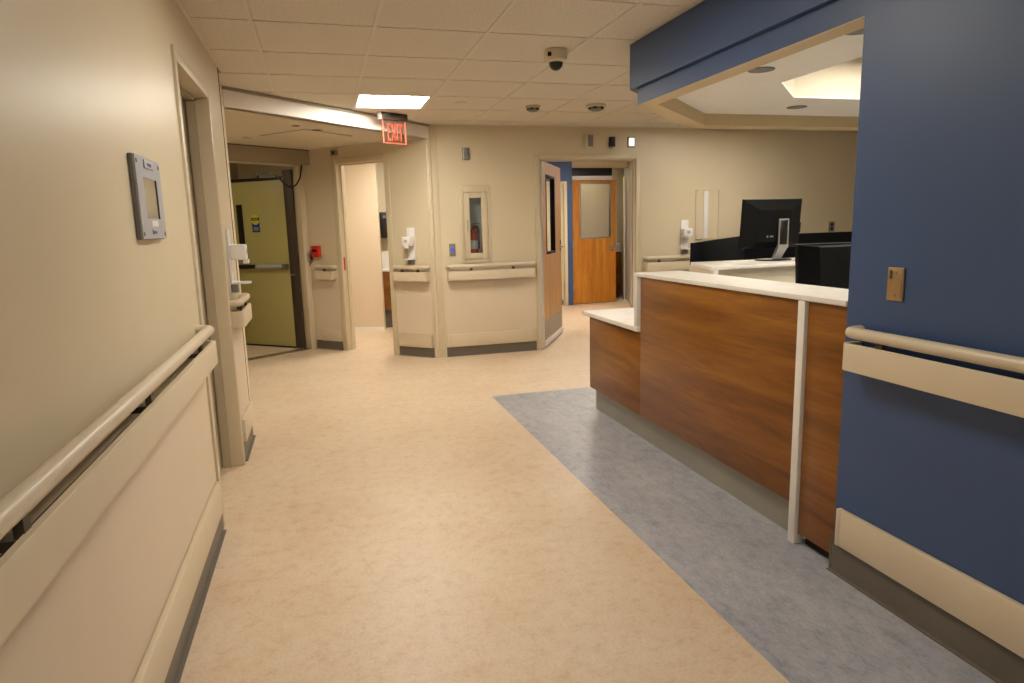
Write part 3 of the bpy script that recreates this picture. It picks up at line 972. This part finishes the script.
def monitor(label, loc, rotz, lift, tilt, lp=0.22, ins=(0.21, 0.13, 0.20)):
    """the back of the screen faces local -y; local z = 0 on the desk"""
    t = thing('monitor', label, 'monitor', loc, rotz, 'black monitors seen from behind')
    W, H2, dz = 0.55, 0.37, lift
    piv = 'shell'
    bm = bmesh.new()

    def lay(x0, x1, z0, z1, y):
        return [bm.verts.new(c) for c in ((x0, y, z0), (x1, y, z0), (x1, y, z1), (x0, y, z1))]
    rings = [lay(-W / 2, W / 2, 0, H2, 0.03), lay(-W / 2, W / 2, 0, H2, 0.012), lay(-W / 2 + 0.006, W / 2 - 0.006, 0.006, H2 - 0.006, 0.006),
             lay(-W * (0.5 - ins[0]), W * (0.5 - ins[0]), H2 * ins[1], H2 * (1 - ins[2]), -0.030), lay(-W * (0.49 - ins[0]), W * (0.49 - ins[0]), H2 * (ins[1] + 0.01), H2 * (0.985 - ins[2]), -0.034)]
    for a, b in zip(rings, rings[1:]):
        for k in range(4):
            bm.faces.new((a[k], a[(k + 1) % 4], b[(k + 1) % 4], b[k]))
    bm.faces.new(rings[0])
    bm.faces.new(rings[-1])
    bmesh.ops.recalc_face_normals(bm, faces=bm.faces[:])
    sh = link_mesh('shell', bm, 'blacks', t)
    sh.location = (0, 0, dz)
    sh.rotation_euler = (math.radians(tilt), 0, 0)
    boxes('screen_glass', 'black', sh, (-W / 2 + 0.012, W / 2 - 0.012, 0.0301, 0.032, 0.015, H2 - 0.012))
    boxes('top_bezel_edge', 'greyd', sh, (-W / 2, W / 2, 0.004, 0.031, H2, H2 + 0.004), bev=0.001)
    boxes('side_button', 'black', sh, (W / 2, W / 2 + 0.008, 0.008, 0.024, 0.11, 0.19), bev=0.002)
    boxes('badge', 'silver', sh, (-0.075, -0.06, -0.0352, -0.0341, 0.085, 0.10), (-0.045, -0.012, -0.0352, -0.0341, 0.087, 0.098))
    # stand: open silver loop on the back, neck and round foot
    x = 0.07
    bm = bmesh.new()
    for b in ((x - 0.047, x - 0.037, -0.062, -0.048, dz + 0.02, dz + lp), (x + 0.037, x + 0.047, -0.062, -0.048, dz + 0.02, dz + lp),
              (x - 0.047, x + 0.047, -0.062, -0.048, dz + lp - 0.01, dz + lp + 0.002), (x - 0.047, x + 0.047, -0.062, -0.048, dz + 0.0, dz + 0.025)):
        bm_box(bm, *b, bev=0.003)
    link_mesh('stand_loop', bm, 'silver', t, smooth=True)
    boxes('stand_column', 'black', t, (x - 0.037, x + 0.037, -0.056, -0.028, dz + 0.0, dz + lp - 0.01), bev=0.003)
    bm = bmesh.new()
    n = 7
    rows = []
    for k in range(n + 1):
        s = k / n
        hw2 = 0.047 - 0.012 * s
        yy = -0.055 + 0.03 * s
        zz = dz + 0.02 - (dz + 0.012) * s
        xx = x - 0.035 * s
        rows.append([bm.verts.new(c) for c in ((xx - hw2, yy - 0.012, zz), (xx + hw2, yy - 0.012, zz), (xx + hw2, yy + 0.012, zz), (xx - hw2, yy + 0.012, zz))])
    for a, b in zip(rows, rows[1:]):
        for k in range(4):
            bm.faces.new((a[k], a[(k + 1) % 4], b[(k + 1) % 4], b[k]))
    bm.faces.new(rows[0])
    bm.faces.new(rows[-1])
    bmesh.ops.recalc_face_normals(bm, faces=bm.faces[:])
    link_mesh('stand_neck', bm, 'silver', t, smooth=True)
    ft = lathe('stand_foot', 'black', t, [(0.15, 0.0), (0.15, 0.006), (0.145, 0.010), (0.001, 0.012)], c=(0.03, 0.0, 0.0005), seg=36)
    ft.scale = (1.0, 0.75, 1.0)
    return t


monitor('black monitor seen from behind on the white staff counter, silver stand showing', (3.36, 4.52, 1.0755), 4, 0.095, 4)
monitor('black monitor seen from behind standing lower behind the reception desk', (2.885, 3.22, 0.744), -3, 0.133, -5, 0.06, (0.2, 0.1, 0.045))


# ------------------------------------------------------------------ wall fittings
# grey wall panel on the left wall
wp = thing('wall_status_panel', 'grey framed wall panel with a glossy rectangular window', 'wall panel', (XL, 2.362, 1.382), 90)
boxes('backplate', 'greyd', wp, (0.0, 0.375, -0.014, 0.0, 0.0, 0.265), bev=0.003)
holed_box('face_frame', 'greyp', wp, (0.002, 0.373, 0.002, 0.263), (0.095, 0.30, 0.068, 0.198), -0.0200, -0.0142)
boxes('window', plain('glossy_taupe_screen', '8d8069', 0.06, var=0.05), wp, (0.095, 0.30, -0.0165, -0.0142, 0.068, 0.198))
boxes('window_edge', 'black', wp, (0.292, 0.30, -0.0190, -0.0166, 0.068, 0.198))
boxes('label_plate', 'white', wp, (0.15, 0.25, -0.0208, -0.0201, 0.042, 0.062))
boxes('latch_tab', 'greyp', wp, (0.12, 0.25, -0.0240, -0.0201, 0.228, 0.255), bev=0.0015)
boxes('print_mark', 'bluedec', wp, (0.145, 0.16, -0.0206, -0.0201, 0.015, 0.032), (0.165, 0.215, -0.0206, -0.0201, 0.018, 0.027))
boxes('tab_print', 'bluedec', wp, (0.155, 0.215, -0.0245, -0.0241, 0.236, 0.247))
for x, z in ((0.02, 0.245), (0.35, 0.245), (0.35, 0.018), (0.02, 0.018)):
    lathe('screw', 'greyd', wp, [(0.007, -0.0200), (0.007, -0.022), (0.001, -0.0225)], axis='y', c=(x, 0, z), seg=12)


wp.scale = (0.9, 1, 1)


def sanitizer(label, loc, rotz):
    t = thing('sanitizer_dispenser', label, 'dispenser', loc, rotz, 'white hand sanitizer dispensers')
    boxes('backplate', 'white', t, (-0.05, 0.05, -0.012, 0.0, 0.03, 0.36), bev=0.004)
    bd = boxes('pump_body', 'white', t, (-0.055, 0.055, -0.105, -0.012, 0.17, 0.265), bev=0.012)
    boxes('nozzle', 'white', bd, (-0.02, 0.02, -0.115, -0.08, 0.145, 0.175), bev=0.005)
    bm = bmesh.new()
    bm_prism(bm, [(-0.05, -0.002), (0.05, -0.002), (0.05, -0.08), (0.035, -0.115), (-0.035, -0.115), (-0.05, -0.08)], 0.022, 0.034)
    link_mesh('drip_tray', bm, 'white', t)
    boxes('tray_bracket', 'greyd', t, (-0.035, 0.035, -0.04, 0.0, -0.03, 0.021), bev=0.004)
    boxes('front_print', 'greyp', bd, (-0.02, 0.02, -0.1062, -0.1052, 0.205, 0.235))
    return t


s0 = sanitizer('white sanitizer dispenser at the cream wall end, past the left doorway', (XL, 4.52, 1.06), 90)
dup(s0, w45(1.485, 0.0, 1.04), W45_A, 'white sanitizer dispenser on the angled wall beside the narrow doorway')
dup(s0, (4.12, YB, 1.045), 0, 'white sanitizer dispenser on the back wall behind the reception desk')

# fire extinguisher cabinet
fc = thing('extinguisher_cabinet', 'cream recessed fire extinguisher cabinet with tall glass pane', 'cabinet', (1.447, YB, 1.005))
holed_box('trim_frame', 'frame', fc, (0.0, 0.34, 0.0, 0.82), (0.04, 0.30, 0.045, 0.75), -0.010, 0.0, bev=0.002)
dr = holed_box('cabinet_door', 'frame', fc, (0.043, 0.297, 0.048, 0.747), (0.105, 0.235, 0.11, 0.69), -0.022, -0.0105, bev=0.002)
boxes('pane', 'tint', dr, (0.105, 0.235, -0.0165, -0.0135, 0.11, 0.69))
boxes('pull_handle', 'steel', dr, (0.073, 0.083, -0.034, -0.0225, 0.34, 0.46), bev=0.003)
boxes('interior_back', 'white', fc, (0.03, 0.31, 0.1, 0.11, 0.04, 0.76))
boxes('interior_side', 'white', fc, (0.03, 0.042, 0.0, 0.1, 0.04, 0.76), (0.298, 0.31, 0.0, 0.1, 0.04, 0.76), (0.042, 0.298, 0.0, 0.1, 0.04, 0.05), (0.042, 0.298, 0.0, 0.1, 0.75, 0.76))
fe = thing('fire_extinguisher', 'red fire extinguisher inside the glass-fronted cabinet', 'extinguisher', (1.60, YB + 0.045, 1.057))
lathe('cylinder', 'red', fe, [(0.044, 0.0), (0.046, 0.01), (0.046, 0.26), (0.038, 0.295), (0.018, 0.31), (0.016, 0.33)])
lathe('print_label', 'paper', fe, [(0.0464, 0.10), (0.0467, 0.101), (0.0467, 0.189), (0.0464, 0.19)])
boxes('valve', 'steel', fe, (-0.014, 0.014, -0.014, 0.014, 0.33, 0.365), bev=0.003)
boxes('squeeze_handle', 'silver', fe, (-0.01, 0.075, -0.009, 0.009, 0.365, 0.374), (-0.01, 0.07, -0.009, 0.009, 0.34, 0.348), bev=0.002)
tube('hose', 'black', fe, smooth_path([(0.01, -0.02, 0.345), (0.05, -0.03, 0.32), (0.056, -0.02, 0.2), (0.056, -0.015, 0.1)], 0.02), 0.008, 8)
bpy.data.objects['wall_back']
# recess for the cabinet: cut the wall behind it
wf = [o for o in wb.children if o.name.startswith('wall_face')][0]
bm = bmesh.new()
X0, X1, Z0, Z1 = 1.477, 1.757, 1.045, 1.765
for b in ((1.12, X0, YB, YB + 0.12, 0, 2.46), (X1, D3[0] - 0.05, YB, YB + 0.12, 0, 2.46), (X0, X1, YB, YB + 0.12, 0, Z0), (X0, X1, YB, YB + 0.12, Z1, 2.46),
          (D3[1] + 0.05, 7.1, YB, YB + 0.12, 0, 2.46), (D3[0] - 0.05, D3[1] + 0.05, YB, YB + 0.12, D3[2] + 0.05, 2.46)):
    bm_box(bm, *b)
bm.to_mesh(wf.data)
bm.free()


def plate(name, label, cat, loc, rotz, w_, h_, mat, d=0.01):
    t = thing(name, label, cat, loc, rotz)
    boxes('plate', mat, t, (-w_ / 2, w_ / 2, -d, 0.0, 0.0, h_), bev=min(0.003, d * 0.4))
    return t


t = plate('card_reader', 'small grey card reader with blue light beside the extinguisher cabinet', 'card reader', (1.352, YB, 1.095), 0, 0.068, 0.125, 'greyd', 0.014)
boxes('indicator', 'bled', t, (-0.015, 0.015, -0.0152, -0.0141, 0.05, 0.078))
t = plate('door_chime', 'small grey sensor box high above the extinguisher cabinet', 'sensor', (1.535, YB, 2.088), 0, 0.066, 0.12, 'greyd', 0.03)
boxes('side_edge', 'white', t, (-0.033, -0.022, -0.032, -0.0301, 0.0, 0.12))
t = plate('wall_speaker', 'cream alarm sounder plate above the oak doorway', 'alarm', (2.935, YB, 2.205), 0, 0.12, 0.155, 'frame', 0.02)
boxes('grille', 'greyd', t, (-0.028, 0.034, -0.024, -0.0201, 0.025, 0.145), bev=0.0015)
t = plate('motion_sensor', 'small black motion sensor above the oak doorway', 'sensor', (3.195, YB, 2.228), 0, 0.062, 0.105, 'black', 0.04)
boxes('bracket', 'steel', t, (-0.016, 0.016, -0.02, 0.0, -0.02, -0.0005))
t = plate('nurse_call_light', 'small lit white corridor lamp above the oak doorway', 'call light', (3.43, YB, 2.222), 0, 0.082, 0.115, 'greyd', 0.012)
boxes('lens', 'wled', t, (-0.03, 0.03, -0.035, -0.0121, 0.015, 0.10), bev=0.006)
t = plate('wall_outlet', 'dark wall outlet plate on the back wall above the black privacy screen', 'outlet', (6.185, YB, 1.214), 0, 0.085, 0.125, 'greyd', 0.008)
boxes('socket', 'black', t, (-0.018, 0.018, -0.0105, -0.0081, 0.02, 0.055), (-0.018, 0.018, -0.0105, -0.0081, 0.07, 0.105), bev=0.001)
t = plate('blank_plate', 'warm steel cover plate on the blue wall above the handrail', 'wall plate', (XB, 1.858, 1.106), -90, 0.068, 0.114, 'bronze', 0.007)
boxes('dished_edge', 'steel', t, (0.024, 0.028, -0.0085, -0.0071, 0.004, 0.110))
boxes('switch_slot', 'brown', t, (-0.024, -0.014, -0.0085, -0.0071, 0.075, 0.104), bev=0.001)
for z in (0.018, 0.096):
    lathe('screw', 'steel', t, [(0.005, -0.0071), (0.005, -0.0090), (0.001, -0.0095)], axis='y', c=(0, 0, z), seg=12)
t = plate('room_sensor', 'small dark sensor box above the narrow doorway', 'sensor', w45(0.50, 0, 2.215), W45_A, 0.08, 0.065, 'greybox', 0.03)
boxes('sensor_lens', 'brown', t, (-0.025, 0.025, -0.034, -0.0301, 0.012, 0.05), bev=0.0015)
t = plate('fire_alarm_pull', 'red fire alarm pull station beside the fire doors', 'fire alarm', w45(0.13, 0, 1.092), W45_A, 0.11, 0.13, 'red', 0.045)
boxes('pull_lever', 'dark', t, (-0.035, 0.035, -0.056, -0.0452, 0.062, 0.09), bev=0.003)

# clear chart holder on the back wall
ch = thing('chart_holder', 'clear narrow chart holder with white strip on the back wall', 'chart holder', (4.262, YB, 1.172))
bm = bmesh.new()
for b in ((0.0, 0.008, -0.012, 0.0, 0.0, 0.575), (0.302, 0.31, -0.012, 0.0, 0.0, 0.575), (0.012, 0.298, -0.012, 0.0, 0.0, 0.012), (0.012, 0.298, -0.012, 0.0, 0.563, 0.575)):
    bm_box(bm, *b)
link_mesh('frame', bm, 'guard', ch)
boxes('white_strip', 'white', ch, (0.105, 0.165, -0.010, -0.001, 0.02, 0.563), bev=0.003)
boxes('bottom_clip', 'greyd', ch, (0.0, 0.09, -0.015, -0.0122, -0.004, 0.006))

# ------------------------------------------------------------------ ceiling fittings
ex = thing('exit_sign', 'red lit exit sign with clear panel hanging from the ceiling', 'exit sign', (0.745, 6.50, 2.175), 30)
hs = boxes('housing', 'brown', ex, (-0.165, 0.125, -0.03, 0.03, 0.20, 0.2627), bev=0.004)  # dark tone has the shade of the backlit front in its colour
boxes('canopy', 'black', hs, (-0.08, 0.04, -0.034, -0.0302, 0.235, 0.262))
boxes('end_cap', 'white', hs, (-0.172, -0.1655, -0.028, 0.028, 0.20, 0.2627), bev=0.002)
pn = boxes('clear_panel', 'clear', ex, (-0.135, 0.11, -0.004, 0.004, 0.0, 0.2))
boxes('lit_edge', 'exitedge', pn, (-0.141, -0.1355, -0.005, 0.005, 0.0, 0.198), (0.1105, 0.1155, -0.005, 0.005, 0.0, 0.198), (-0.141, 0.1155, -0.005, 0.005, -0.004, -0.0005))
cu = bpy.data.curves.new('exit_letters', 'FONT')
cu.body = 'EXIT'
cu.size = 0.20
cu.align_x = 'CENTER'
cu.extrude = 0.0015
cu.offset = -0.002
cu.space_character = 1.18
tmp = bpy.data.objects.new('exit_letters_tmp', cu)
C.objects.link(tmp)
dg = bpy.context.evaluated_depsgraph_get()
me = bpy.data.meshes.new_from_object(tmp.evaluated_get(dg))
bpy.data.objects.remove(tmp)
xs = [v.co.x for v in me.vertices]
ys = [v.co.y for v in me.vertices]
sx, sy = 0.165 / (max(xs) - min(xs)), 0.150 / (max(ys) - min(ys))
mx = (max(xs) + min(xs)) / 2
for v in me.vertices:
    v.co = Vector(((v.co.x - mx) * sx - 0.008, -0.007 - v.co.z, (v.co.y - min(ys)) * sy + 0.022))
me.materials.clear()
me.materials.append(M['exitr'])
lt = bpy.data.objects.new('exit_letters', me)
C.objects.link(lt)
lt.parent = pn

dc = thing('dome_camera', 'white security dome camera with dark lens on the ceiling', 'camera', (1.462, 4.085, CEIL))
lathe('camera_base', 'frame', dc, [(0.070, 0.0), (0.071, -0.03), (0.066, -0.062), (0.046, -0.072)])
lathe('lens_dome', 'black', dc, [(0.046, -0.071)] + [(0.043 * math.cos(a), -0.073 - 0.045 * math.sin(a)) for a in (0.0, 0.35, 0.7, 1.05, 1.4)])
boxes('side_port', 'dark', dc, (-0.066, -0.045, -0.054, -0.036, -0.045, -0.022), bev=0.003)


def detector(name, label, x, y, r, h):
    t = thing(name, label, 'smoke detector', (x, y, CEIL), 0, 'round ceiling detectors')
    lathe('base', 'frame', t, [(r, 0.0), (r, -0.012), (r * 0.86, -0.018)])
    lathe('sensing_head', 'greyd', t, [(r * 0.78, -0.017), (r * 0.72, -h * 0.8), (r * 0.45, -h), (0.001, -h)])
    for k in range(6):
        a = k * PI / 3
        b = boxes('vent_slot', 'dark', t, (-0.016, 0.016, -0.004, 0.004, -h * 0.7, -0.02))
        b.location = (r * 0.73 * math.cos(a), r * 0.73 * math.sin(a), 0)
        b.rotation_euler = (0, 0, a + PI / 2)
    return t


detector('smoke_detector', 'round grey ceiling detector, the smaller of two before the back wall', 1.91, 5.96, 0.066, 0.05)
detector('smoke_detector', 'round grey ceiling detector, the wider of two, nearer the blue soffit', 2.47, 5.85, 0.088, 0.05)
sk = thing('sprinkler_cover', 'flat round cover disc in a ceiling tile near the lit panel', 'sprinkler', (1.239, 5.88, 2.4402))
lathe('cover_disc', 'gyp', sk, [(0.05, 0.0), (0.05, -0.004), (0.046, -0.006), (0.001, -0.006)])
lathe('gap_ring', 'brown', sk, [(0.042, -0.0002), (0.042, -0.0035), (0.03, -0.0035)])
# alcove ceiling fittings
ah = thing('access_hatch', 'flush square access hatch in the low alcove ceiling', 'hatch', (-0.05, 7.03, 2.305), 44)
boxes('hatch_panel', 'gyp', ah, (-0.30, 0.30, -0.30, 0.30, -0.005, -0.0005), bev=0.0015)
boxes('hatch_gap', 'dark', ah, (-0.308, 0.308, -0.308, 0.308, -0.0012, -0.0003))
for k, (x, y, r, lb) in enumerate(((-0.13, 6.37, 0.035, 'tiny dark round vent in the alcove ceiling close to the white bulkhead'),
                                    (0.045, 6.60, 0.055, 'dark round vent in the alcove ceiling beside the access hatch'),
                                    (-0.60, 7.19, 0.05, 'pale round disc in the alcove ceiling near the door operator'))):
    t = thing('ceiling_vent', lb, 'vent', (x, y, 2.305))
    lathe('ring', 'gyp', t, [(r, 0.0), (r, -0.004), (r * 0.9, -0.006), (r * 0.7, -0.006)])
    lathe('opening', 'brown' if k < 2 else 'taupe', t, [(r * 0.86, -0.0061), (r * 0.86, -0.0072), (0.001, -0.0072)])
